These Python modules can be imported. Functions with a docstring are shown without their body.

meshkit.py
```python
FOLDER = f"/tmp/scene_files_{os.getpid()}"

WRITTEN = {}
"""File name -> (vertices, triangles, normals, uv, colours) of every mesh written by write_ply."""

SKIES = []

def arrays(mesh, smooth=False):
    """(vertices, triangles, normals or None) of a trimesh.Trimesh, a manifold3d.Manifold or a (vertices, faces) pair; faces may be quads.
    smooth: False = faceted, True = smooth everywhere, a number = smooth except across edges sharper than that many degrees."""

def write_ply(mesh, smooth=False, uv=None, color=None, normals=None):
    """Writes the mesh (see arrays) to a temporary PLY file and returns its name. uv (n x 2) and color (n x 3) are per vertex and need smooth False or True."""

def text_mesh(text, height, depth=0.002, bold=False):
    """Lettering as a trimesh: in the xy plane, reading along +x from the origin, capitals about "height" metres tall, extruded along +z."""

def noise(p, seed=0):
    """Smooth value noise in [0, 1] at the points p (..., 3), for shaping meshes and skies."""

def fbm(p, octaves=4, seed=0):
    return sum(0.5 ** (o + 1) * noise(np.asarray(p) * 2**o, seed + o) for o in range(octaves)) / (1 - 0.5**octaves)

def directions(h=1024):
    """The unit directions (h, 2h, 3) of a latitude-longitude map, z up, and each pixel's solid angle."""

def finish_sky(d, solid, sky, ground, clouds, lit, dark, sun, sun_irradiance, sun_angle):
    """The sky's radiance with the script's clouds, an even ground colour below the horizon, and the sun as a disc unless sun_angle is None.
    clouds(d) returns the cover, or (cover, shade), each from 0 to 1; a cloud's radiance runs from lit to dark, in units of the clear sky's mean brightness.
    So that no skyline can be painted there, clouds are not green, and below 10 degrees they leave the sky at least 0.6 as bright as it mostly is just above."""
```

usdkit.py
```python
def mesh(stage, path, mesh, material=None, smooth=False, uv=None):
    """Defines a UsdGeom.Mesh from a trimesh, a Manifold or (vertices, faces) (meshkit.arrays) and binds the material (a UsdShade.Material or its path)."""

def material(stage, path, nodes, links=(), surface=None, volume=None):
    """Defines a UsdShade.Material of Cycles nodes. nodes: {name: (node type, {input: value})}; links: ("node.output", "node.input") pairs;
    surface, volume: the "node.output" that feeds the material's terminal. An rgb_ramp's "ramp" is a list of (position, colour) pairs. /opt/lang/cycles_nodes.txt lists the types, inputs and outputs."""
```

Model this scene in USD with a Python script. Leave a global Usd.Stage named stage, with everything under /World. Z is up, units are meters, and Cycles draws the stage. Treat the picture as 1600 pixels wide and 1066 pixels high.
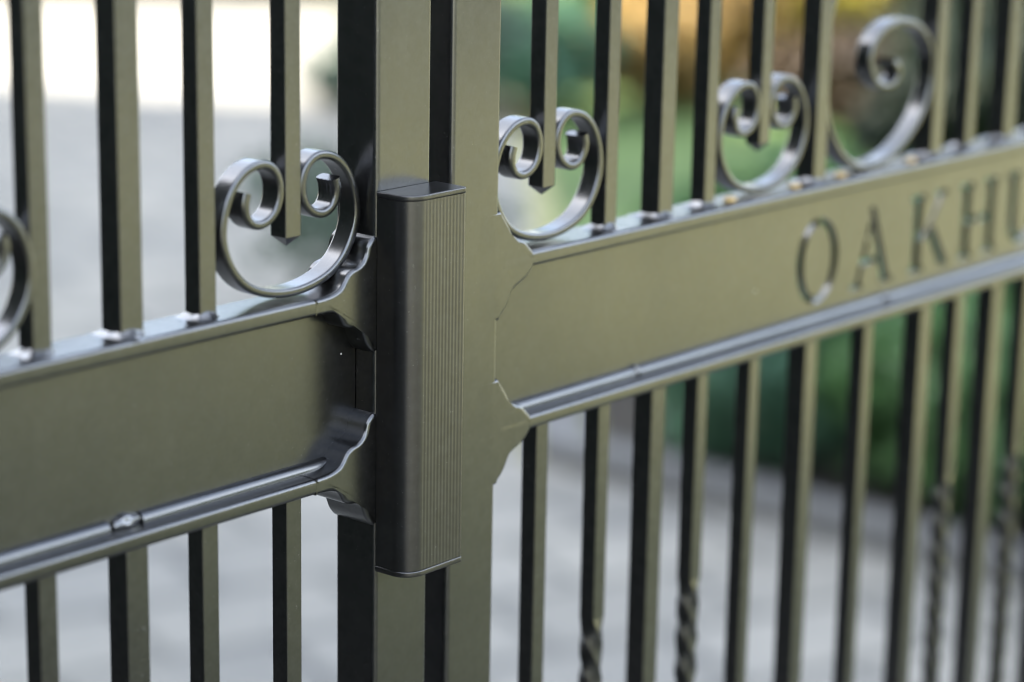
import math
import numpy as np
import trimesh
import usdkit
import meshkit
from pxr import Usd, UsdGeom, UsdLux, UsdShade, Gf, Sdf
from shapely.geometry import Polygon, LineString, box as sbox, Point
from shapely import affinity
from shapely.ops import unary_union

stage = Usd.Stage.CreateInMemory()
UsdGeom.SetStageUpAxis(stage, UsdGeom.Tokens.z)
UsdGeom.SetStageMetersPerUnit(stage, 1.0)
world = UsdGeom.Xform.Define(stage, '/World')
stage.SetDefaultPrim(world.GetPrim())
UsdGeom.Scope.Define(stage, '/World/Looks')

# ---------------------------------------------------------------- camera, sky, sun, exposure
EYE = np.array([-1.0225, -0.9831, 1.60])
RIGHT = np.array([0.65249862, -0.7575803, 0.01782224])
UP = np.array([0.173045, 0.17185731, 0.96980436])
VIEW = np.array([0.73776756, 0.62971196, -0.24323214])
cam = UsdGeom.Camera.Define(stage, '/World/camera')
m = np.eye(4)
m[0, :3], m[1, :3], m[2, :3], m[3, :3] = RIGHT, UP, -VIEW, EYE
cam.AddTransformOp().Set(Gf.Matrix4d(m.tolist()))
cam.CreateHorizontalApertureAttr(36.0)
cam.CreateVerticalApertureAttr(36.0 * 682 / 1024)
cam.CreateFocalLengthAttr(86.27)
cam.CreateClippingRangeAttr(Gf.Vec2f(0.05, 2000))
cam.CreateFStopAttr(2.8)
cam.CreateFocusDistanceAttr(1.478)
cam.CreateExposureAttr(3.3)

SUN_EL = math.radians(35)
SUN_AZ = math.atan2(-0.60, 0.80)            # atan2(x, y) of the direction towards the sun
usdkit.material(stage, '/World/Looks/sky', {
    'sky': ('sky_texture', {'sky_type': 'single_scattering', 'sun_disc': False, 'sun_elevation': SUN_EL, 'sun_rotation': SUN_AZ,
                            'altitude': 100.0, 'air_density': 1.0, 'aerosol_density': 1.2, 'ozone_density': 1.0}),
    'tc': ('texture_coordinate', {}),
    'mp': ('mapping', {'scale': (1.0, 1.0, 2.2)}),
    'n': ('noise_texture', {'scale': 2.6, 'detail': 6.0, 'roughness': 0.6}),
    'r': ('rgb_ramp', {'ramp': [(0.28, (0.0, 0.0, 0.0)), (0.62, (0.92, 0.92, 0.92))]}),
    'cl': ('hsv', {'saturation': 0.22, 'value': 1.35}),
    'mx': ('mix_color', {'blend_type': 'mix', 'use_clamp_result': False}),
    'bg': ('background_shader', {'strength': 0.11})},
    [('tc.generated', 'mp.vector'), ('mp.vector', 'n.vector'), ('n.fac', 'r.fac'), ('r.color', 'mx.fac'), ('sky.color', 'cl.color'), ('sky.color', 'mx.a'), ('cl.color', 'mx.b'), ('mx.result', 'bg.color')], surface='bg.background')
dome = UsdLux.DomeLight.Define(stage, '/World/sky')
UsdShade.MaterialBindingAPI.Apply(dome.GetPrim()).Bind(UsdShade.Material.Get(stage, '/World/Looks/sky'))
dome.GetPrim().SetCustomDataByKey('kind', 'structure')
sun = UsdLux.DistantLight.Define(stage, '/World/sun')
sun.CreateIntensityAttr(1.1)
sun.CreateAngleAttr(0.53)
sun.CreateNormalizeAttr(True) if hasattr(sun, 'CreateNormalizeAttr') else None
sun.CreateColorAttr(Gf.Vec3f(1.0, 0.92, 0.80))
to_sun = Gf.Vec3d(math.cos(SUN_EL) * math.sin(SUN_AZ), math.cos(SUN_EL) * math.cos(SUN_AZ), math.sin(SUN_EL))
sun.AddTransformOp().Set(Gf.Matrix4d().SetRotate(Gf.Rotation(Gf.Vec3d(0, 0, 1), to_sun)))

# ---------------------------------------------------------------- helpers
used = {}


def numbered(path):
    k = used.get(path, 0)
    used[path] = k + 1
    return path if k == 0 else f'{path}_{k:03d}'


def tag(prim, label=None, category=None, group=None, kind=None):
    for k, v in (('label', label), ('category', category), ('group', group), ('kind', kind)):
        if v:
            prim.SetCustomDataByKey(k, v)
    return prim


def thing(name, label, category, group=None, loc=(0, 0, 0)):
    path = numbered('/World/' + name)
    x = UsdGeom.Xform.Define(stage, path)
    if any(loc):
        x.AddTranslateOp().Set(Gf.Vec3d(*loc))
    tag(x.GetPrim(), label, category, group)
    return path


def obj(name, mesh, mat, parent='/World', smooth=False, label=None):
    path = numbered(f'{parent}/{name}')
    p = usdkit.mesh(stage, path, mesh, f'/World/Looks/{mat}', smooth=smooth).GetPrim()
    if label:
        tag(p, label)
    return path


def xf(mesh, t):
    mesh = mesh.copy()
    mesh.apply_translation(t)
    return mesh


def rounded_rect(x0, x1, y0, y1, r, n=4):
    return sbox(x0 + r, y0 + r, x1 - r, y1 - r).buffer(r, quad_segs=n)


def prism_z(poly, z0, z1):
    """Polygon in (x, y) extruded along z."""
    return xf(trimesh.creation.extrude_polygon(poly, z1 - z0, engine='earcut'), (0, 0, z0))


def prism_y(poly, y0, y1):
    """Polygon in (x, z) extruded along y from y0 (front) to y1."""
    e = trimesh.creation.extrude_polygon(poly, y1 - y0, engine='earcut')
    v = e.vertices
    e.vertices = np.stack([v[:, 0], y0 + v[:, 2], v[:, 1]], 1)
    e.faces = e.faces[:, ::-1]
    return e


def prism_x(poly, x0, x1):
    """Polygon in (y, z) extruded along x."""
    e = trimesh.creation.extrude_polygon(poly, x1 - x0, engine='earcut')
    v = e.vertices
    e.vertices = np.stack([x0 + v[:, 2], v[:, 0], v[:, 1]], 1)
    return e


def bevel_box(x0, x1, y0, y1, z0, z1, r=0.0008, n=2):
    return prism_z(rounded_rect(x0, x1, y0, y1, r, n), z0, z1)


def smooth_path(pts, step=0.0015):
    """Catmull-Rom through the points, resampled evenly."""
    p = np.asarray(pts, float)
    p = np.vstack([2 * p[0] - p[1], p, 2 * p[-1] - p[-2]])
    out = []
    for i in range(1, len(p) - 2):
        t = np.linspace(0, 1, 24, endpoint=False)[:, None]
        a, b, c, d = p[i - 1], p[i], p[i + 1], p[i + 2]
        out.append(0.5 * (2 * b + (c - a) * t + (2 * a - 5 * b + 4 * c - d) * t ** 2 + (3 * b - a - 3 * c + d) * t ** 3))
    q = np.vstack(out + [p[-2:-1]])
    for _ in range(40):                       # even out the kinks of hand-read points
        q[1:-1] = 0.25 * q[:-2] + 0.5 * q[1:-1] + 0.25 * q[2:]
    s = np.concatenate([[0], np.cumsum(np.linalg.norm(np.diff(q, axis=0), axis=1))])
    n = max(8, int(s[-1] / step))
    si = np.linspace(0, s[-1], n)
    return np.stack([np.interp(si, s, q[:, k]) for k in range(q.shape[1])], 1)


# ---------------------------------------------------------------- materials
def mat(name, nodes, links, surface='p.BSDF'):
    usdkit.material(stage, '/World/Looks/' + name, nodes, links, surface=surface)


def gate_paint(name, c0, c1, rough, metallic=1.0, grain=1.0, coat=0.0):
    mat(name, {
        'tc': ('geometry', {}),
        'n1': ('noise_texture', {'scale': 14.0, 'detail': 4.0, 'roughness': 0.6}),
        'r1': ('rgb_ramp', {'ramp': [(0.3, c0), (0.7, c1)]}),
        'n2': ('noise_texture', {'scale': 1700.0, 'detail': 2.0, 'roughness': 0.6}),
        'n4': ('noise_texture', {'scale': 420.0, 'detail': 3.0, 'roughness': 0.7}),
        'r4': ('rgb_ramp', {'ramp': [(0.0, (0, 0, 0)), (0.66, (0, 0, 0)), (0.80, (0.55, 0.55, 0.55)), (1.0, (0.7, 0.7, 0.7))]}),
        'mx4': ('mix_color', {'b': (0.22, 0.215, 0.20)}), 'inv': ('invert', {}),
        'n3': ('noise_texture', {'scale': 90.0, 'detail': 5.0, 'roughness': 0.65}),
        'mr': ('map_range', {'from_min': 0.25, 'from_max': 0.75, 'to_min': rough - 0.015, 'to_max': rough + 0.02}),
        'b': ('bump', {'strength': 0.10 * grain, 'distance': 0.00006}),
        'p': ('principled_bsdf', {'coat_weight': coat, 'coat_roughness': 0.12, 'specular_ior_level': 0.5})},
        [('tc.position', 'n1.vector'), ('tc.position', 'n2.vector'), ('tc.position', 'n3.vector'),
         ('n1.fac', 'r1.fac'), ('tc.position', 'n4.vector'), ('n4.fac', 'r4.fac'), ('r4.color', 'mx4.fac'), ('r1.color', 'mx4.a'), ('mx4.result', 'p.base_color'), ('r4.color', 'inv.color'), ('inv.color', 'p.metallic'), ('n3.fac', 'mr.value'), ('mr.result', 'p.roughness'),
         ('n2.fac', 'b.height'), ('b.normal', 'p.normal')])


gate_paint('gate_paint', (0.103, 0.104, 0.106), (0.118, 0.118, 0.118), 0.25)
gate_paint('lock_paint', (0.082, 0.080, 0.080), (0.090, 0.088, 0.087), 0.30, grain=2.0)
gate_paint('weld_paint', (0.15, 0.15, 0.15), (0.19, 0.19, 0.19), 0.26, grain=3.0)
mat('chip', {'p': ('principled_bsdf', {'base_color': (0.45, 0.44, 0.42), 'roughness': 0.7})}, [])
mat('orange_matte', {'p': ('principled_bsdf', {'base_color': (0.36, 0.25, 0.10), 'roughness': 0.6})}, [])


def two_tone(name, c0, c1, scale, rough=0.85, bump=0.0, detail=5.0, dist=0.01):
    nodes = {'tc': ('geometry', {}), 'n': ('noise_texture', {'scale': scale, 'detail': detail, 'roughness': 0.6}),
             'r': ('rgb_ramp', {'ramp': [(0.32, c0), (0.68, c1)]}),
             'b': ('bump', {'strength': bump, 'distance': dist}), 'p': ('principled_bsdf', {'roughness': rough})}
    mat(name, nodes, [('tc.position', 'n.vector'), ('n.fac', 'r.fac'), ('r.color', 'p.base_color'), ('n.fac', 'b.height'), ('b.normal', 'p.normal')])


two_tone('meadow', (0.145, 0.145, 0.06), (0.245, 0.24, 0.11), 0.9)
two_tone('lawn_grass', (0.034, 0.068, 0.009), (0.062, 0.110, 0.018), 1.5, 0.9, 0.4)
two_tone('bed_soil', (0.016, 0.014, 0.010), (0.034, 0.028, 0.020), 6.0, 0.95, 0.5)
two_tone('kerb_stone', (0.09, 0.09, 0.09), (0.14, 0.14, 0.135), 8.0, 0.85, 0.2)
two_tone('gravel', (0.050, 0.047, 0.024), (0.080, 0.076, 0.042), 3.0, 0.9, 0.3)
two_tone('bark', (0.05, 0.038, 0.025), (0.10, 0.08, 0.055), 12.0, 0.9, 0.5)
mat('paving', {
    'tc': ('geometry', {}),
    'mp': ('mapping', {'rotation': (0, 0, 0.35)}),
    'br': ('brick_texture', {'scale': 1.0, 'brick_width': 0.42, 'row_height': 0.28, 'mortar_size': 0.02, 'mortar_smooth': 0.3,
                             'color1': (0.170, 0.167, 0.150), 'color2': (0.222, 0.216, 0.192), 'mortar': (0.10, 0.10, 0.09)}),
    'n': ('noise_texture', {'scale': 1.3, 'detail': 5.0, 'roughness': 0.6}),
    'r': ('rgb_ramp', {'ramp': [(0.3, (0.66, 0.67, 0.69)), (0.7, (1.16, 1.13, 1.07))]}),
    'mx': ('mix_color', {'blend_type': 'multiply', 'fac': 1.0}),
    'b': ('bump', {'strength': 0.4, 'distance': 0.006, 'invert': True}),
    'p': ('principled_bsdf', {'roughness': 0.8})},
    [('tc.position', 'mp.vector'), ('mp.vector', 'br.vector'), ('tc.position', 'n.vector'), ('n.fac', 'r.fac'), ('br.color', 'mx.a'), ('r.color', 'mx.b'),
     ('mx.result', 'p.base_color'), ('br.fac', 'b.height'), ('b.normal', 'p.normal')])


def leaf_material(name, dark, mid, light, trans=0.3):
    mat(name, {
        'g': ('geometry', {}),
        'r': ('rgb_ramp', {'ramp': [(0.0, dark), (0.5, mid), (1.0, light)]}),
        'p': ('principled_bsdf', {'roughness': 0.55, 'specular_ior_level': 0.35}),
        't': ('translucent_bsdf', {}),
        'mx': ('mix_closure', {'fac': trans})},
        [('g.random_per_island', 'r.fac'), ('r.color', 'p.base_color'), ('r.color', 't.color'), ('p.BSDF', 'mx.closure1'), ('t.BSDF', 'mx.closure2')],
        surface='mx.closure')


leaf_material('leaf_teal', (0.08, 0.17, 0.10), (0.17, 0.31, 0.20), (0.28, 0.45, 0.32), 0.45)
leaf_material('leaf_green', (0.07, 0.15, 0.05), (0.14, 0.27, 0.09), (0.23, 0.39, 0.15), 0.45)
leaf_material('leaf_lime', (0.08, 0.12, 0.025), (0.16, 0.20, 0.05), (0.26, 0.28, 0.10))
leaf_material('leaf_orange', (0.25, 0.165, 0.05), (0.43, 0.31, 0.11), (0.56, 0.44, 0.19), 0.5)
leaf_material('leaf_yellow', (0.26, 0.22, 0.03), (0.42, 0.36, 0.05), (0.55, 0.48, 0.09), 0.5)
leaf_material('leaf_brown', (0.045, 0.03, 0.016), (0.09, 0.06, 0.032), (0.14, 0.095, 0.05))
leaf_material('leaf_dark', (0.008, 0.016, 0.007), (0.018, 0.032, 0.012), (0.035, 0.055, 0.02), 0.15)
leaf_material('leaf_grey', (0.07, 0.10, 0.07), (0.13, 0.17, 0.12), (0.20, 0.24, 0.18))
leaf_material('leaf_red', (0.15, 0.02, 0.01), (0.26, 0.05, 0.02), (0.35, 0.10, 0.04))
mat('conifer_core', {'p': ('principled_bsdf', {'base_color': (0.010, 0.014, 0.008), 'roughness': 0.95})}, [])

# ---------------------------------------------------------------- ground
G = 400.0


def sheet(poly, z):
    v, f = trimesh.creation.triangulate_polygon(poly, engine='earcut')
    v3 = np.column_stack([v, np.full(len(v), z)])
    mesh = trimesh.Trimesh(v3, f, process=False)
    if mesh.face_normals[0][2] < 0:
        mesh.faces = mesh.faces[:, ::-1]
    return mesh


def struct(name, mesh, material):
    p = obj(name, mesh, material)
    tag(stage.GetPrimAtPath(p), kind='structure')
    return p


struct('ground', sheet(sbox(-G, -G, G, G), 0.0), 'meadow')
bed = Polygon([(3.15, -0.2), (3.15, 2.30), (4.1, 3.15), (4.4, 2.9), (4.4, -0.2)])
lawn = Polygon([(4.45, -0.2), (4.45, 2.95), (4.18, 3.25), (5.32, 4.24), (7.0, 5.80), (9.3, 7.6), (16, 8.2), (18, -0.2)])
drive = Polygon([(-1.25, -0.9), (-1.25, 12.5), (2.0, 13.5), (7.2, 12.6), (8.9, 9.2), (9.15, 7.7), (6.9, 5.85), (5.25, 4.30), (3.0, 2.42), (3.0, -0.9)])
struct('driveway', sheet(drive, 0.008), 'paving')
struct('lawn', sheet(lawn, 0.012), 'lawn_grass')
struct('flower_bed', sheet(bed, 0.016), 'bed_soil')
struct('added_dark_bed', sheet(Polygon([(-4.2, -6.2), (-1.7, -6.2), (-1.3, 0.2), (-0.9, 1.3), (0.1, 2.6), (2.6, 7.2), (2.9, 10.0), (2.6, 19), (-4.2, 19)]), 0.012), 'bed_soil')  # unseen dark ground, added so the bar sides mirror something dark
struct('forecourt', sheet(sbox(-1.25, -6.6, 1.7, -0.95), 0.004), 'gravel')
struct('lane', sheet(sbox(-60, -11.0, 60, -6.6), 0.004), 'gravel')
kerb_line = LineString([(3.075, -0.2), (3.075, 2.36), (4.12, 3.27)])
struct('kerb', prism_z(kerb_line.buffer(0.055, cap_style='flat', join_style='mitre'), 0.0, 0.055), 'kerb_stone')

# ---------------------------------------------------------------- the gate
H0 = 1.60                                   # gate heights below are relative to the eye


def shift(pts):
    return [(a, b + H0) for a, b in pts]


YB = 0.0105                                 # front of the thin balusters
YBACK = 0.034
PANEL = (0.0165, 0.0220)
Z_TOP, Z_TOPLOW, Z_BOT, Z_BOTLOW = H0 - 0.3240, H0 - 0.3342, H0 - 0.4327, H0 - 0.4424
Z_HEAD, Z_FOOT = H0 + 0.34, H0 - 1.42
YC = YB + 0.00625

gusset_r = [(0, 36), (3, 33), (7, 28), (11, 22.5), (14, 18), (19, 15), (25, 13), (30, 8.5), (34, 4.5), (35.5, 0.5), (34.5, -4), (32, -7.5), (27.5, -11.5), (21, -14.5), (15, -17.3),
            (12.5, -20.5), (10.0, -25), (6.5, -29.5), (3, -32.5), (0, -36)]
gusset_l = [(0, 36), (4, 33.5), (6.5, 30), (7.6, 26), (10, 22), (14, 19.4), (19, 18.2), (23, 15.8), (26, 11.8), (29.5, 8.2), (36, 6.0), (43, 5.25), (50, 5.1), (50, -5.1), (43, -5.25), (38, -5.4), (31.5, -7.2),
            (28, -11), (25.5, -15), (21, -17.4), (15, -18.4), (11, -20.4), (9, -24.5), (7, -29), (3.5, -33.5), (0, -36)]


def loft(rings, flip=False):
    """Stacks closed loops of the same number of points and caps both ends flat."""
    n = len(rings[0])
    V = np.vstack(rings)
    F = []
    for k in range(len(rings) - 1):
        for i in range(n):
            j = (i + 1) % n
            a, b, c, d = k * n + i, k * n + j, (k + 1) * n + j, (k + 1) * n + i
            F += [(a, b, c), (a, c, d)]
    return V, F


def inset(base, q):
    nxt, prv = np.roll(base, -1, 0), np.roll(base, 1, 0)
    tan = nxt - prv
    tan /= np.maximum(np.linalg.norm(tan, axis=1, keepdims=True), 1e-12)
    nrm = np.stack([tan[:, 1], -tan[:, 0]], 1)
    if not Polygon(base).exterior.is_ccw:
        nrm = -nrm
    return base - nrm * q


def cap_faces(base):
    """Triangles over a simple loop, by its own vertex numbers."""
    import mapbox_earcut as ec
    return np.asarray(ec.triangulate_float64(np.asarray(base, float), np.array([len(base)], np.uint32))).reshape(-1, 3)


def soft_prism(base, levels, to3, keep=None):
    """levels: (inset, height) pairs from one end to the other; to3(xy, h) places a loop."""
    n = len(base)
    rings = [to3(inset(base, q) if keep is None else np.where(keep[:, None], base, inset(base, q)), h) for q, h in levels]
    V, F = loft(rings)
    t = cap_faces(base)
    F = np.vstack([np.array(F), t, t + (len(levels) - 1) * n])
    mesh = trimesh.Trimesh(V, F, process=False)
    trimesh.repair.fix_normals(mesh)
    return mesh


def gusset(x_edge, side, z, outline, y1):
    """Ornamental corner bracket: a thick plate with a soft front edge that dies into the front of the stile."""
    k = next((i for i, q in enumerate(outline) if q[0] == 50), None)
    halves = [outline] if k is None else [outline[:k + 1], outline[k + 1:]]
    p = np.vstack([smooth_path([(a * 0.001, b * 0.001) for a, b in h], 0.0010) for h in halves])
    loop = np.vstack([[(-0.024, 0.0335), (-0.006, 0.0335)], p[1:-1], [(-0.006, -0.0335), (-0.024, -0.0335)]])
    base = np.column_stack([x_edge + side * loop[:, 0], z + loop[:, 1]])
    r = 0.0027
    rim = [(r * (1 - math.sin(a)), r * (1 - math.cos(a))) for a in np.linspace(0, math.pi / 2, 8)]

    square = loop[:, 0] > 0.0499

    def to3(xy, h):
        xy = np.where(square[:, None] & np.array([[True, False]]), base, xy)
        d = side * (xy[:, 0] - x_edge)
        front = np.interp(d, [-0.024, 0.0, 0.036, 0.050], [0.00006, -0.0002, -0.0002, -0.0002])
        y = front + h if h < 0.006 else np.full(len(xy), h)
        return np.column_stack([xy[:, 0], y, xy[:, 1]])

    return soft_prism(base, rim + [(0, y1)], to3, loop[:, 0] < -0.0005)


def ribbon(path, y0, depth, t, curl_ends=(True, True), ridge=0.0007):
    """Flat bar bent along a path in (x, z): softly rounded section, ends hammered into a ridged fishtail."""
    p = smooth_path(path)
    d = np.gradient(p, axis=0)
    d /= np.linalg.norm(d, axis=1, keepdims=True)
    nrm = np.stack([-d[:, 1], d[:, 0]], 1)
    s = np.concatenate([[0], np.cumsum(np.linalg.norm(np.diff(p, axis=0), axis=1))])
    n = len(p)
    m_ = 25
    u = np.linspace(0, 1, m_)
    rim = np.minimum(1, np.minimum(u, 1 - u) / 0.13)
    half = (0.5 * t) * (0.42 + 0.58 * np.sqrt(1 - (1 - rim) ** 2))
    yy = u * depth
    V = []
    for i in range(n):
        e = 0.0
        if curl_ends[0]:
            e = max(e, 1 - s[i] / 0.017)
        if curl_ends[1]:
            e = max(e, 1 - (s[-1] - s[i]) / 0.017)
        e = max(0.0, min(1.0, e * 1.6))
        wide = 1 + 0.10 * e
        wav = ridge * e * np.abs(np.sin(u * math.pi * 5.0 + 0.35 * math.sin(s[i] * 900))) * rim
        th = half * (1 + 0.12 * e)
        y = y0 + depth / 2 + (yy - depth / 2) * wide
        mid = p[i][None]
        hi = mid + nrm[i][None] * (th + wav * 0.8)[:, None]
        lo = mid - nrm[i][None] * (th + wav * 0.8)[:, None]
        V.append(np.vstack([np.column_stack([hi[:, 0], y, hi[:, 1]]), np.column_stack([lo[::-1, 0], y[::-1], lo[::-1, 1]])]))
    k = 2 * m_
    V = np.vstack(V)
    i, j = np.meshgrid(np.arange(n - 1), np.arange(k), indexing='ij')
    a, b = i * k + j, i * k + (j + 1) % k
    c, e_ = (i + 1) * k + (j + 1) % k, (i + 1) * k + j
    F = np.concatenate([np.stack([a, b, c], -1).reshape(-1, 3), np.stack([a, c, e_], -1).reshape(-1, 3)])
    caps = []
    for base in (0, (n - 1) * k):
        for q in range(m_ - 1):
            caps += [(base + q, base + q + 1, base + k - 2 - q), (base + q, base + k - 2 - q, base + k - 1 - q)]
    mesh = trimesh.Trimesh(V, np.vstack([F, np.array(caps)]), process=False)
    trimesh.repair.fix_normals(mesh)
    return mesh


HEART = [(0.000, -0.3199), (0.0155, -0.3184), (0.0300, -0.3139), (0.0405, -0.3068), (0.0482, -0.2970), (0.0527, -0.2857), (0.0532, -0.2755), (0.0508, -0.2646),
         (0.0460, -0.2548), (0.0388, -0.2474), (0.0305, -0.2434), (0.0215, -0.2426), (0.0148, -0.2455), (0.0106, -0.2510), (0.0088, -0.2580), (0.0096, -0.2652), (0.0128, -0.2712),
         (0.0186, -0.2757), (0.0258, -0.2772), (0.0325, -0.2745), (0.0362, -0.2690), (0.0368, -0.2630), (0.0352, -0.2575)]


def heart(cx):
    right = [(cx + a, b) for a, b in HEART]
    left = [(cx - a, b) for a, b in HEART[1:]][::-1]
    return ribbon(shift(left + right), YB - 0.0005, 0.0145, 0.0052)


BIG = [(0.585, -0.150), (0.600, -0.159), (0.617, -0.152), (0.623, -0.134), (0.612, -0.115), (0.586, -0.106), (0.556, -0.115), (0.530, -0.138), (0.5105, -0.166), (0.4985, -0.192), (0.4930, -0.2155),
       (0.4922, -0.240), (0.4950, -0.266), (0.5035, -0.2893), (0.5210, -0.3088), (0.5420, -0.3188), (0.5620, -0.3203), (0.5850, -0.3170), (0.6080, -0.3070), (0.6290, -0.2895), (0.6405, -0.2700),
       (0.6430, -0.2520), (0.6370, -0.2340), (0.6200, -0.2195), (0.5960, -0.2135), (0.5720, -0.2165), (0.5560, -0.2280), (0.5525, -0.2430), (0.5620, -0.2565), (0.5780, -0.2620), (0.5915, -0.2575),
       (0.5930, -0.2485), (0.5840, -0.2445)]

THIN, THICK = 0.0125, 0.0160


def baluster(cx, z0, z1, w):
    y0 = YC - w / 2
    return bevel_box(cx - w / 2, cx + w / 2, y0, y0 + w, z0, z1, 0.0007, 2)


def hanging_baluster(cx, z1):
    w = THIN
    z0 = H0 - 0.2872
    body = bevel_box(cx - w / 2, cx + w / 2, YC - w / 2, YC + w / 2, z0, z1, 0.0007, 2)
    q = w / 2 - 0.0002
    v = np.array([(cx - q, YC - q, z0), (cx + q, YC - q, z0), (cx + q, YC + q, z0), (cx - q, YC + q, z0), (cx, YC, z0 - 0.0062)])
    f = [(0, 4, 1), (1, 4, 2), (2, 4, 3), (3, 4, 0)]
    return trimesh.util.concatenate([body, trimesh.Trimesh(v, f, process=False)])


def twisted_baluster(cx, z0, z1, zt, seed):
    w = THIN
    straight = baluster(cx, zt, z1, w)
    sec = np.array(rounded_rect(-w / 2, w / 2, -w / 2, w / 2, 0.0009, 2).exterior.coords)[:-1]
    n = 90
    V, F, k = [], [], len(sec)
    zz = np.linspace(zt, z0, n)
    for i, z in enumerate(zz):
        d = zt - z
        ang = (d / 0.098) * 2 * math.pi * min(1, d / 0.012 + 0.0)
        c, s_ = math.cos(ang), math.sin(ang)
        V.append(np.column_stack([cx + sec[:, 0] * c - sec[:, 1] * s_, YC + sec[:, 0] * s_ + sec[:, 1] * c, np.full(k, z)]))
    for i in range(n - 1):
        for j in range(k):
            a, b = i * k + j, i * k + (j + 1) % k
            F += [(a, a + k, b + k), (a, b + k, b)]
    return trimesh.util.concatenate([straight, trimesh.Trimesh(np.vstack(V), F, process=False)])


def weld_mound(cx, w, seed):
    """Lumpy fillet of weld round the foot of a baluster, fuller on its left."""
    rg = np.random.default_rng(seed)
    n, rings = 28, 6
    ph = rg.uniform(0, 6.28, 4)
    V = []
    for k in range(rings + 1):
        t = k / rings
        for a in np.linspace(0, 2 * math.pi, n, endpoint=False):
            sq = 1 / max(abs(math.cos(a)), abs(math.sin(a)))
            lump = 1 + 0.22 * math.sin(3 * a + ph[0]) + 0.16 * math.sin(5 * a + ph[1])
            ext = 0.0058 * lump * (1.35 if math.cos(a) < 0 else 0.8)
            rr = (w / 2 - 0.0004) * min(sq, 1.28) + ext * (1 - t)
            z = Z_TOP - 0.0003 + 0.0038 * (t ** 1.7) * (1 + 0.25 * math.sin(2 * a + ph[2]))
            V.append((cx + rr * math.cos(a), YC + rr * math.sin(a), z))
    F = []
    for k in range(rings):
        for j in range(n):
            a, b = k * n + j, k * n + (j + 1) % n
            F += [(a, b, b + n), (a, b + n, a + n)]
    return trimesh.Trimesh(np.array(V), F, process=False)


def lump(c, size, seed, amp=0.25):
    s = trimesh.creation.icosphere(3)
    n = meshkit.fbm(s.vertices * 1.6 + seed * 7.3, 3)
    s.vertices = s.vertices * (1 + amp * (n[:, None] - 0.5) * 2) * np.asarray(size) + np.asarray(c)
    return s


def rail_profile(z0, z1, r=0.0027):
    return rounded_rect(-0.0002, YBACK - 0.002, z0, z1, r, 5)


def bead_profile():
    y, z, r = PANEL[0] - 0.0002, Z_BOT - 0.0003, 0.0056
    a = np.linspace(math.pi, math.pi / 2, 9)
    return Polygon([(y, z)] + [(y - 0.0012 - 0.0, z)] + [(y - 0.0002 + r * 0.85 * math.cos(t), z + 0.0004 + r * math.sin(t)) for t in a] + [(y, z + r)]).buffer(0)


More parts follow.
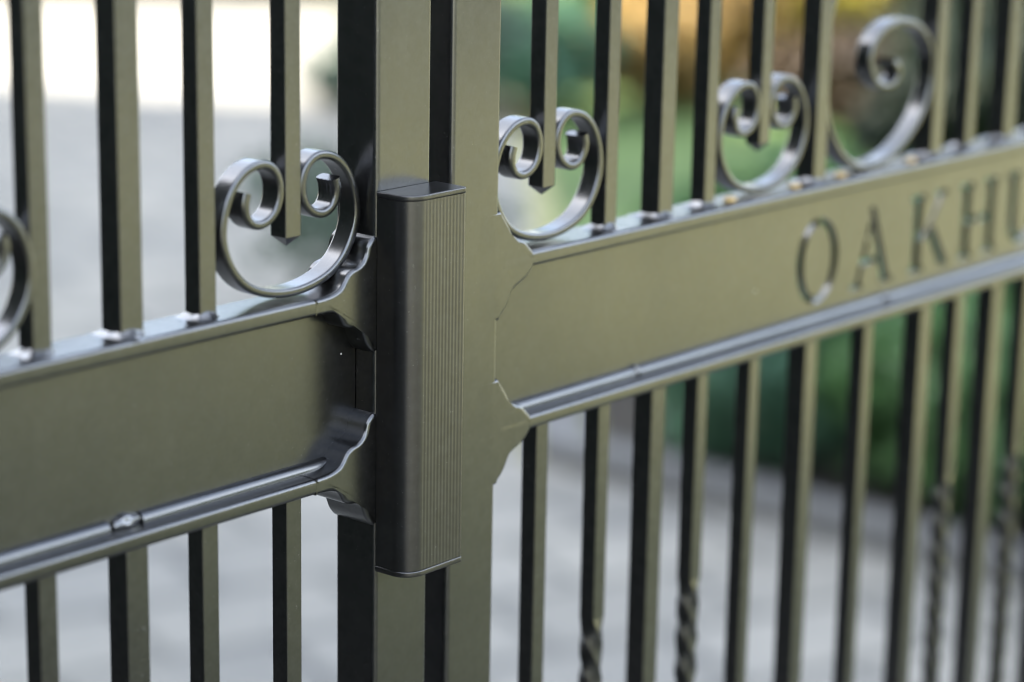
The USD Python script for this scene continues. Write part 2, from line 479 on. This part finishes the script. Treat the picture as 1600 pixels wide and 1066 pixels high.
# letters as cut-outs: polygons in a box of cap height 1
def letter(ch):
    L = lambda *p: Polygon(p)
    th, tn, sf = 0.155, 0.065, 0.05

    def serif(x, y, w):
        return sbox(x - w / 2, y - 0.0, x + w / 2, y + sf)

    if ch == 'O':
        outer = affinity.scale(Point(0, 0).buffer(1, quad_segs=24), 0.50, 0.52)
        inner = affinity.scale(Point(0, 0).buffer(1, quad_segs=24), 0.355, 0.455)
        ring = affinity.translate(outer.difference(inner), 0.50, 0.5)
        return ring.difference(sbox(0.47, 0.5, 0.535, 1.1)).difference(sbox(0.405, -0.1, 0.465, 0.5)), 1.0
    if ch == 'A':
        left = L((0.06, 0), (0.135, 0), (0.44, 0.88), (0.40, 0.95))
        right = L((0.36, 1.04), (0.46, 1.04), (0.88, 0), (0.715, 0))
        bar = L((0.24, 0.30), (0.70, 0.30), (0.68, 0.37), (0.26, 0.37))
        s = unary_union([left, bar, serif(0.10, 0, 0.24), serif(0.80, 0, 0.30)])
        s = s.difference(L((0.30, 0.6), (0.48, 0.6), (0.46, 0.67), (0.28, 0.67)))
        return unary_union([s.difference(right.buffer(0.045)), right]), 0.92
    if ch == 'K':
        stem = sbox(0.08, 0, 0.08 + th, 1)
        arm = L((0.30, 0.44), (0.36, 0.44), (0.74, 0.97), (0.655, 0.97))
        leg = L((0.385, 0.50), (0.50, 0.60), (0.90, 0), (0.72, 0))
        return unary_union([stem, serif(0.155, 0, 0.31), serif(0.155, 1 - sf, 0.31), arm, serif(0.69, 1 - sf, 0.26), leg.difference(arm.buffer(0.05)), L((0.22, 0.42), (0.33, 0.42), (0.36, 0.50), (0.22, 0.50))]), 0.90
    if ch == 'H':
        a, b = sbox(0.08, 0, 0.08 + th, 1), sbox(0.66, 0, 0.66 + th, 1)
        bar = sbox(0.08, 0.47, 0.74, 0.54).difference(sbox(0.42, 0.4, 0.49, 0.6))
        return unary_union([a, b, bar, serif(0.157, 0, 0.30), serif(0.157, 1 - sf, 0.30), serif(0.737, 0, 0.30), serif(0.737, 1 - sf, 0.30)]), 0.90
    if ch == 'U':
        a = sbox(0.08, 0.30, 0.08 + th, 1)
        out = affinity.scale(Point(0.425, 0.33).buffer(1, quad_segs=20), 0.345, 0.35)
        inn = affinity.scale(Point(0.44, 0.36).buffer(1, quad_segs=20), 0.205, 0.29)
        cup = out.difference(inn).intersection(sbox(0, -0.1, 1, 0.335))
        b = sbox(0.69, 0.30, 0.77, 1)
        return unary_union([a, b, cup, serif(0.157, 1 - sf, 0.30), serif(0.73, 1 - sf, 0.26)]), 0.86
    raise ValueError(ch)


def panel_mesh(x0, x1, letters=()):
    poly = sbox(x0, Z_BOT - 0.001, x1, Z_TOPLOW + 0.001)
    for ch, xl, xr, zl, zh in letters:
        g, w = letter(ch)
        b = g.bounds
        g = affinity.translate(g, -b[0], -b[1])
        g = affinity.scale(g, (xr - xl) / (b[2] - b[0]), (zh - zl) / (b[3] - b[1]), origin=(0, 0))
        g = affinity.translate(g, xl, zl).buffer(0.0007)
        poly = poly.difference(g)
    parts = [prism_y(g, *PANEL) for g in getattr(poly, 'geoms', [poly]) if g.area > 1e-6]
    return trimesh.util.concatenate(parts)


def build_leaf(path, x_meet, side, outline, uppers, lowers, hearts, x_end, letters, tacks, big, stile):
    P = lambda n, m_, mt='gate_paint', **k: obj(n, m_, mt, path, **k)
    x0, x1 = stile
    P('stile', prism_z(rounded_rect(x0, x1, 0, YBACK, 0.0035, 6), 0.08, H0 + 0.42), smooth=50)
    xs = sorted((x_end, x_end - side * 0.048))
    P('hinge_stile', prism_z(rounded_rect(xs[0], xs[1], 0, YBACK, 0.0035, 6), 0.08, H0 + 0.42), smooth=50)
    a, b = sorted((x_meet + side * 0.0005, x_end - side * 0.0485))
    for name, z0, z1 in (('upper_rail', Z_TOPLOW, Z_TOP), ('lower_rail', Z_BOTLOW, Z_BOT)):
        P(name, prism_x(rail_profile(z0, z1), *((a, x_meet - 0.0501) if side < 0 else (x_meet + 0.0045, b))), smooth=50)
    P('head_rail', prism_x(rail_profile(Z_HEAD, Z_HEAD + 0.03), a, b), smooth=50)
    P('foot_rail', prism_x(rail_profile(Z_FOOT - 0.03, Z_FOOT), a, b), smooth=50)
    P('panel', panel_mesh(a, b, letters))
    for z in ((Z_TOP + Z_TOPLOW) / 2, (Z_BOT + Z_BOTLOW) / 2):
        P('corner_bracket', gusset(x_meet, side, z, outline, YBACK - 0.002), smooth=40)
    # bead along the foot of the panel, broken where it was tacked
    cuts = sorted(tacks)
    edges = [a + 0.02] + [q for c in cuts for q in (c[0], c[1])] + [b - 0.002]
    for k in range(0, len(edges), 2):
        P('glazing_bead', prism_x(bead_profile(), edges[k], edges[k + 1]), smooth=40)
    for k, c in enumerate(cuts):
        mid = c[0] + (c[1] - c[0]) * 0.62
        P('weld_tack', lump((mid, PANEL[0] - 0.0012, Z_BOT + 0.0020), ((c[1] - c[0]) * 0.42, 0.0042, 0.0046), 11 + k), 'weld_paint', smooth=True)
    for k, (cx, w, kind) in enumerate(uppers):
        if kind == 'hang':
            P('hanging_baluster', hanging_baluster(cx, Z_HEAD))
        else:
            bp = P('baluster', baluster(cx, Z_TOP, Z_HEAD, w))
            obj('weld', weld_mound(cx, w, 100 + k), 'weld_paint', bp, smooth=True)
    for k, (cx, w, kind) in enumerate(lowers):
        if kind == 'twist':
            P('twisted_baluster', twisted_baluster(cx, Z_FOOT, Z_BOTLOW, H0 - 0.600, k), smooth=35)
        else:
            P('baluster', baluster(cx, Z_FOOT, Z_BOTLOW, w))
    for cx in hearts:
        P('heart_scroll', heart(cx), smooth=40)
    if big:
        P('large_scroll', ribbon(shift(big), YB - 0.0005, 0.0145, 0.0054, ridge=0.0004), smooth=40)


n_, k_ = THIN, THICK
up_l = [(-0.0535, n_, 'hang'), (-0.1198, n_, 's'), (-0.1766, k_, 's'), (-0.2362, n_, 's'), (-0.295, n_, 'hang'), (-0.366, k_, 's')]
lo_l = [(-0.0540, n_, 's'), (-0.1204, n_, 's'), (-0.1763, k_, 's'), (-0.2375, n_, 's'), (-0.295, n_, 's'), (-0.366, k_, 's'), (-0.448, n_, 's')]
x = -0.530
i = 0
while x > -1.48:
    up_l.append((x, (k_, n_, n_)[i % 3], 's'))
    lo_l.append((x, (k_, n_, n_)[i % 3], ('s', 'twist', 's')[i % 3]))
    x -= 0.0585
    i += 1
up_r = [(0.1755, n_, 'hang'), (0.2405, n_, 's'), (0.2990, k_, 's'), (0.3517, n_, 's'), (0.4160, n_, 'hang'), (0.4868, k_, 's'), (0.6512, k_, 's'), (0.7050, n_, 's'), (0.7650, k_, 's'), (0.8220, n_, 's')]
lo_r = [(0.1745, n_, 's'), (0.2398, n_, 'twist'), (0.2984, k_, 's'), (0.3522, n_, 'twist'), (0.4162, n_, 's'), (0.4874, k_, 's'), (0.5694, n_, 's'), (0.6514, k_, 's'), (0.7075, n_, 'twist'),
        (0.7655, k_, 's'), (0.8220, n_, 'twist')]
x = 0.880
i = 0
while x < 1.58:
    up_r.append((x, (k_, n_, n_)[i % 3], 's'))
    lo_r.append((x, (k_, n_, n_)[i % 3], ('s', 'twist', 's')[i % 3]))
    x += 0.0585
    i += 1


def unproject(px, py, Y):
    """Where the sight line through a photo point (1600 x 1066) meets the gate plane at depth Y."""
    d = VIEW + RIGHT * (px - 800) / 3834.4 - UP * (py - 533) / 3834.4
    return EYE + d * (Y - EYE[1]) / d[1]


letters = []
ZL, ZH = H0 - 0.4175, H0 - 0.3560
for ch, l, r in (('O', 0.4742, 0.5282), ('A', 0.5496, 0.6070), ('K', 0.6325, 0.6908), ('H', 0.7079, 0.7665), ('U', 0.7834, 0.8400)):
    o = 0.0015 if ch == 'O' else 0
    letters.append((ch, l, r, ZL - o, ZH + o))

left_leaf = thing('gate_leaf', 'left leaf of bronze grey metal gate, plain panel, carrying the ribbed lock box', 'gate leaf')
build_leaf(left_leaf, 0.004, -1, gusset_l, up_l, lo_l, (-0.0540, -0.2950), -1.56, (), [(-0.1925, -0.1690)], None, (0.004, 0.052))
right_leaf = thing('gate_leaf', 'right leaf of bronze grey metal gate, panel cut with the letters OAKHU', 'gate leaf')
build_leaf(right_leaf, 0.1155, 1, gusset_r, up_r, lo_r, (0.1755, 0.4160), 1.68, letters, [(0.2745, 0.2800), (0.5890, 0.5990)], BIG, (0.070, 0.1155))

# lock box on the left leaf
BX0, BX1, BY0 = 0.0045, 0.0545, -0.0265
BZ0, BZ1 = H0 - 0.4985, H0 - 0.2705


def lock_outline(off=0.0, y_back=-0.0005):
    r, r2 = 0.0130, 0.0022
    pts = []
    cx, cy = BX0 + r, BY0 + r
    for a in np.linspace(math.pi, 1.5 * math.pi, 13):
        pts.append((cx + (r + off) * math.cos(a), cy + (r + off) * math.sin(a)))
    cx, cy = BX1 - r2, BY0 + r2
    for a in np.linspace(1.5 * math.pi, 2 * math.pi, 6):
        pts.append((cx + (r2 + off) * math.cos(a), cy + (r2 + off) * math.sin(a)))
    pts += [(BX1 + off, y_back), (BX0 - off, y_back)]
    return Polygon(pts)


pitch, first, count = 0.00295, BX0 + 0.0125, 13
ribs = [(first + pitch * count * t, BY0 + 0.00005 * (1 - math.cos(2 * math.pi * count * t))) for t in np.linspace(0, 1, count * 10 + 1)]
full = list(lock_outline().exterior.coords)
body = lock_outline().difference(Polygon([(ribs[0][0], BY0 - 0.002)] + ribs + [(ribs[-1][0], BY0 - 0.002)]).buffer(0))
lock = obj('lock_box', prism_z(body, BZ0, BZ1), 'lock_paint', left_leaf, smooth=30, label='ribbed dark bronze lock housing')
for z0, z1 in ((BZ1 + 0.0002, BZ1 + 0.0036), (BZ0 - 0.0038, BZ0 - 0.0002)):
    base = np.array(lock_outline(0.0004).exterior.coords)[:-1]
    mesh = soft_prism(base, [(0.0008, z0), (0.0002, z0 + 0.0002), (0, z0 + 0.0008), (0, z1 - 0.0008), (0.0002, z1 - 0.0002), (0.0008, z1)], lambda xy, h: np.column_stack([xy, np.full(len(xy), h)]))
    obj('end_cap', mesh, 'lock_paint', lock, smooth=40)
obj('strike_plate', prism_z(rounded_rect(0.0535, 0.0690, 0.006, 0.026, 0.001), BZ0 + 0.01, BZ1 - 0.004), 'lock_paint', left_leaf)
# small orange spots at scroll feet, one by the left bracket
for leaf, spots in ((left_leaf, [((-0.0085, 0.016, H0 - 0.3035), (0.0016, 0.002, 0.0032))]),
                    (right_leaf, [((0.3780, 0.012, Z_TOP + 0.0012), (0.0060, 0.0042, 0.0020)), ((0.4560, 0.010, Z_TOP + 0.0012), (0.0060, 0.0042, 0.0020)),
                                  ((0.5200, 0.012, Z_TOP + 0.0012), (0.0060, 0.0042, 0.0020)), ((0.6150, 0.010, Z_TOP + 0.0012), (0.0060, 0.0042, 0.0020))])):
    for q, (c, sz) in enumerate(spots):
        obj('orange_spot', lump(c, sz, 31 + q, 0.2), 'orange_matte', leaf, smooth=True, label='small orange spot')

for leaf, spots in ((left_leaf, [(533, 553, PANEL[0])]),
                    (right_leaf, [(1180, 455, PANEL[0])])):
    for q, (px, py, dep) in enumerate(spots):
        obj('paint_chip', lump(unproject(px, py, dep), (0.0005, 0.00025, 0.0007), 61 + q, 0.5), 'chip', leaf, smooth=True)

# gate posts carrying the leaves
for xp, lab in ((-1.66, 'square metal post that hangs the left gate leaf'), (1.78, 'square metal post that hangs the lettered gate leaf')):
    t = thing('gate_post', lab, 'gate post', loc=(xp, 0.017, 0))
    obj('post', prism_z(rounded_rect(-0.05, 0.05, -0.05, 0.05, 0.006, 4), 0, 2.1), 'gate_paint', t, smooth=40)
    obj('cap', trimesh.util.concatenate([prism_z(rounded_rect(-0.06, 0.06, -0.06, 0.06, 0.006, 4), 2.1, 2.12), xf(trimesh.creation.icosphere(2, 0.05), (0, 0, 2.16))]), 'gate_paint', t, smooth=40)
    for z in (0.4, 1.6):
        obj('hinge', xf(trimesh.creation.cylinder(0.012, 0.12, sections=16), ((0.052 if xp < 0 else -0.052), -0.02, z)), 'gate_paint', t, smooth=40)

# ---------------------------------------------------------------- planting


def leaves(points, normals, size, rg, aspect=0.5):
    """Folded diamond leaves at the points."""
    n = len(points)
    a = rg.normal(size=(n, 3))
    nn = normals + 0.7 * rg.normal(size=(n, 3))
    nn /= np.linalg.norm(nn, axis=1, keepdims=True)
    t = np.cross(nn, a)
    t /= np.linalg.norm(t, axis=1, keepdims=True)
    b = np.cross(nn, t)
    s = size * rg.uniform(0.6, 1.3, (n, 1))
    V = np.stack([points - t * s, points + b * s * aspect - nn * s * 0.12, points + t * s, points - b * s * aspect - nn * s * 0.12], 1).reshape(-1, 3)
    k = np.arange(n)[:, None] * 4
    F = np.concatenate([k + [[0, 1, 2]], k + [[0, 2, 3]]])
    return V, F


def crown(rx, ry, rz, zc, n, size, seed, blobs=9, aspect=0.5):
    rg = np.random.default_rng(seed)
    c = rg.normal(size=(blobs, 3))
    c = c / np.linalg.norm(c, axis=1, keepdims=True) * rg.uniform(0.35, 0.68, (blobs, 1))
    r = rg.uniform(0.34, 0.52, blobs)
    w = rg.integers(0, blobs, n)
    d = rg.normal(size=(n, 3))
    d /= np.linalg.norm(d, axis=1, keepdims=True)
    p = c[w] + d * (r[w] * rg.uniform(0.55, 1.05, n) ** 0.6)[:, None]
    p = p * [rx, ry, rz] + [0, 0, zc]
    p[:, 2] = np.maximum(p[:, 2], 0.03)
    return leaves(p, d, size, rg, aspect)


def shrub(name, x, y, r, h, material, label, seed, n=900, size=0.05, group=None, category='shrub'):
    t = thing(name, label, category, group, loc=(x, y, 0.014))
    rg = np.random.default_rng(seed)
    obj('crown', crown(r, r, h * 0.56, h * 0.46, n, size, seed), material, t)
    st = []
    for q in range(4):
        a = rg.uniform(0, 6.28)
        top = np.array([math.cos(a) * r * 0.45, math.sin(a) * r * 0.45, h * 0.7])
        p0 = np.array([math.cos(a) * 0.03, math.sin(a) * 0.03, -0.01])
        seg = trimesh.creation.cylinder(0.010 + 0.008 * h, segment=[p0, top], sections=6)
        st.append(seg)
    obj('stems', trimesh.util.concatenate(st), 'bark', t)
    return t


def gpt(px, py):
    d = VIEW + RIGHT * (px - 800) / 3834.4 - UP * (py - 533) / 3834.4
    q = EYE - d * (EYE[2] / d[2])
    return q[0], q[1]


# low planting along the kerb
front = [(3.36, 2.02, 0.34, 0.50, 'leaf_teal', 'blue green leafy shrub at the near corner of the kerbed bed'),
         (3.38, 1.50, 0.36, 0.54, 'leaf_green', 'mid green leafy shrub second from the bed corner behind the kerb'),
         (3.38, 0.95, 0.36, 0.54, 'leaf_teal', 'blue green shrub third along the kerb'),
         (3.38, 0.40, 0.36, 0.52, 'leaf_dark', 'dark green shrub at the right end of the kerb'),
         (3.90, 2.35, 0.38, 0.60, 'leaf_green', 'mid green shrub behind the corner shrub of the kerbed bed'),
         (3.95, 1.70, 0.40, 0.64, 'leaf_teal', 'taller blue green shrub in the second row of the bed'),
         (3.95, 1.05, 0.40, 0.64, 'leaf_green', 'mid green shrub in the second row of the bed'),
         (3.95, 0.40, 0.38, 0.58, 'leaf_dark', 'dark green shrub in the second row at the right')]
for k, (sx, sy, r, h, mt, lab) in enumerate(front):
    shrub('bed_shrub', sx, sy, r, h, mt, lab, 200 + k, 1500, 0.055)
gx, gy = gpt(575, 480)
shrub('grey_shrub', gx, gy, 0.42, 0.62, 'leaf_grey', 'small grey green shrub on the paving behind the meeting stiles', 301, 700, 0.04)
for px, py, r, h, mt, lab, sd in ((592, 172, 0.36, 0.40, 'leaf_grey', 'pale grey green shrub at the right end of the sunlit drive', 302), (700, 180, 0.45, 0.55, 'leaf_grey', 'pale grey green shrub hidden by the meeting stiles', 303),
                                  (835, 185, 0.42, 0.50, 'leaf_teal', 'blue green shrub beside the right stile, left of the lawn', 304)):
    gx, gy = gpt(px, py)
    shrub('drive_shrub', gx, gy, r, h, mt, lab, sd, 1100, 0.05)
far = [(1000, 165, 0.42, 0.45, 'leaf_orange', 'peach coloured autumn shrub at the left edge of the lawn'),
       (1105, 130, 0.55, 0.80, 'leaf_orange', 'larger orange autumn shrub left of the brown hedge'),
       (1225, 120, 0.50, 0.70, 'leaf_yellow', 'golden yellow shrub beside the larger orange autumn shrub'),
       (900, 110, 0.55, 0.60, 'leaf_lime', 'lime green shrub left of the orange shrubs'),
       (1330, 60, 0.75, 0.80, 'leaf_yellow', 'broad yellow shrub behind the brown one'),
       (1345, 205, 0.50, 0.46, 'leaf_brown', 'dark red brown shrub on the lawn'),
       (1440, 300, 0.45, 0.62, 'leaf_dark', 'very dark green shrub beside the red brown one'),
       (1490, 130, 0.45, 0.75, 'leaf_red', 'small red leaved shrub amid the dark ones'),
       (1545, 190, 0.65, 0.95, 'leaf_dark', 'dark shrub behind the right hand balusters'),
       (1600, 290, 0.55, 0.80, 'leaf_dark', 'near dark shrub at the right edge of the view'),
       (1430, 60, 0.80, 1.0, 'leaf_lime', 'lime green shrub behind the red leaved one'),
       (1500, 40, 0.90, 1.2, 'leaf_dark', 'large dark shrub behind the red leaved one')]
for k, (px, py, r, h, mt, lab) in enumerate(far):
    gx, gy = gpt(px, py)
    shrub('garden_shrub', gx, gy, r, h, mt, lab, 400 + k, 900, 0.07)

# far hedge closing the garden
def hedge(name, line, width, height_at, material, label, seed, per_m2=55, size=0.09):
    t = thing(name, label, 'hedge')
    rg = np.random.default_rng(seed)
    p = np.asarray(line, float)
    s = np.concatenate([[0], np.cumsum(np.linalg.norm(np.diff(p, axis=0), axis=1))])
    # core: a box strip following the line
    si = np.arange(0, s[-1] + 0.3, 0.4).clip(0, s[-1])
    c = np.stack([np.interp(si, s, p[:, 0]), np.interp(si, s, p[:, 1])], 1)
    d = np.gradient(c, axis=0)
    d /= np.maximum(np.linalg.norm(d, axis=1, keepdims=True), 1e-9)
    nr = np.stack([-d[:, 1], d[:, 0]], 1)
    h = np.array([height_at(q) for q in si])
    w = width / 2 - 0.08
    prof = [(-w, 0.0), (-w, 0.6), (-w * 0.85, 0.93), (-w * 0.4, 1.0), (w * 0.4, 1.0), (w * 0.85, 0.93), (w, 0.6), (w, 0.0)]
    V = np.stack([np.column_stack([c + nr * a, h * b]) for a, b in prof], 1).reshape(-1, 3)
    k = len(prof)
    F = []
    for i_ in range(len(c) - 1):
        for j in range(k - 1):
            a = i_ * k + j
            F += [(a, a + 1, a + k + 1), (a, a + k + 1, a + k)]
    for b in (0, (len(c) - 1) * k):
        F += [(b, b + j, b + j + 1) for j in range(1, k - 1)]
    core = trimesh.Trimesh(V, F, process=False)
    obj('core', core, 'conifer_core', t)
    tri = core.triangles
    area = core.area_faces
    n = int(area.sum() * per_m2)
    f = rg.choice(len(area), n, p=area / area.sum())
    r1, r2 = np.sqrt(rg.random(n)), rg.random(n)
    pts = tri[f, 0] * (1 - r1)[:, None] + tri[f, 1] * (r1 * (1 - r2))[:, None] + tri[f, 2] * (r1 * r2)[:, None]
    cen = core.centroid
    nn = core.face_normals[f]
    out = pts + nn * 0  # orient away from the middle line
    mid = np.stack([np.interp(pts[:, 0] * 0 + 0, [0], [0])], 1)
    q = np.argmin(((pts[:, None, :2] - c[None, ::4]) ** 2).sum(-1), 1)
    away = np.column_stack([pts[:, :2] - c[::4][q], np.full(n, 0.2)])
    nn = np.where((nn * away).sum(1, keepdims=True) < 0, -nn, nn)
    pts = pts + nn * rg.uniform(-0.03, 0.10, (n, 1)) + rg.normal(size=(n, 3)) * 0.03
    pts[:, 2] = np.maximum(pts[:, 2], 0.02)
    obj('foliage', leaves(pts, nn, size, rg), material, t)
    return t


def tall(q):                                 # height at a distance along the line from its gate end
    y = -1.9 + q
    base = np.interp(y, [-1.9, 0.2, 1.2, 5.0, 8.0, 12.0, 14.5, 17.4, 17.9, 18.4, 18.8], [2.2, 2.4, 6.6, 6.9, 7.4, 9.0, 10.3, 11.1, 10.2, 9.8, 9.3])  # heights shaped to set where the hedge shadow ends
    return float(base + 0.16 * math.sin(q * 2.1) + 0.09 * math.sin(q * 5.3))


hedge('added_shade_hedge', [(-2.5, -1.9), (-2.5, 18.8)], 1.0, tall, 'leaf_dark', 'added tall dark hedge out of view left of the drive, shading the gate', 51, 60, 0.10)  # unseen hedge added to block the sun and darken side reflections
hedge('garden_hedge', [(3.5, 15.0), (7.5, 12.2), (9.0, 9.8), (10.6, 9.2), (13.5, 9.3), (17.5, 8.0)], 0.9, lambda q: 1.5 + 0.1 * math.sin(q * 2.3), 'leaf_brown', 'brown leaved hedge closing the garden at the end of the drive', 52, 70, 0.10)

hedge('added_roadside_hedge', [(-6.0, -15.0), (4, -14.2), (16, -13.0), (30, -12.0)], 1.2, lambda q: 4.2 + 0.35 * math.sin(q * 0.9) + 0.2 * math.sin(q * 2.7), 'leaf_lime', 'added olive green hedge out of view across the lane, mirrored in the gate', 53, 28, 0.14)  # unseen hedge added to give the gate fronts an olive reflection


def tree(x, y, h, r, material, label, seed):
    t = thing('added_far_tree', label, 'tree', 'added trees out of view beyond the garden', loc=(x, y, 0))  # unseen trees added to dim the low sky mirrored in the rail tops
    rg = np.random.default_rng(seed)
    parts = [trimesh.creation.cylinder(0.16, segment=[(0, 0, -0.05), (0.05, 0, h * 0.55)], sections=9)]
    for q in range(6):
        a = q * 1.05 + rg.uniform(0, 0.5)
        parts.append(trimesh.creation.cylinder(0.06, segment=[(0, 0, h * (0.25 + 0.05 * q)), (math.cos(a) * r * 0.7, math.sin(a) * r * 0.7, h * (0.5 + 0.06 * q))], sections=6))
    obj('trunk', trimesh.util.concatenate(parts), 'bark', t)
    obj('crown', crown(r, r, h * 0.40, h * 0.60, 3600, 0.22, seed, blobs=14), material, t)


for k, (tx, ty, h, r, mt, lab) in enumerate([(22.0, 12.5, 10.6, 4.2, 'leaf_dark', 'added dark tree second from the lane in the row beyond the garden'), (18.5, 17.0, 9.6, 3.8, 'leaf_green', 'added mid green tree third from the lane beyond the garden'),
                                             (14.0, 20.0, 10.8, 4.2, 'leaf_dark', 'added dark tree in the middle of the row beyond the garden'), (9.0, 22.0, 9.4, 3.8, 'leaf_green', 'added mid green tree beyond the end of the drive'),
                                             (24.5, 6.5, 9.8, 3.8, 'leaf_green', 'added mid green tree nearest the lane beyond the garden')]):
    tree(tx, ty, h, r, mt, lab, 700 + k)
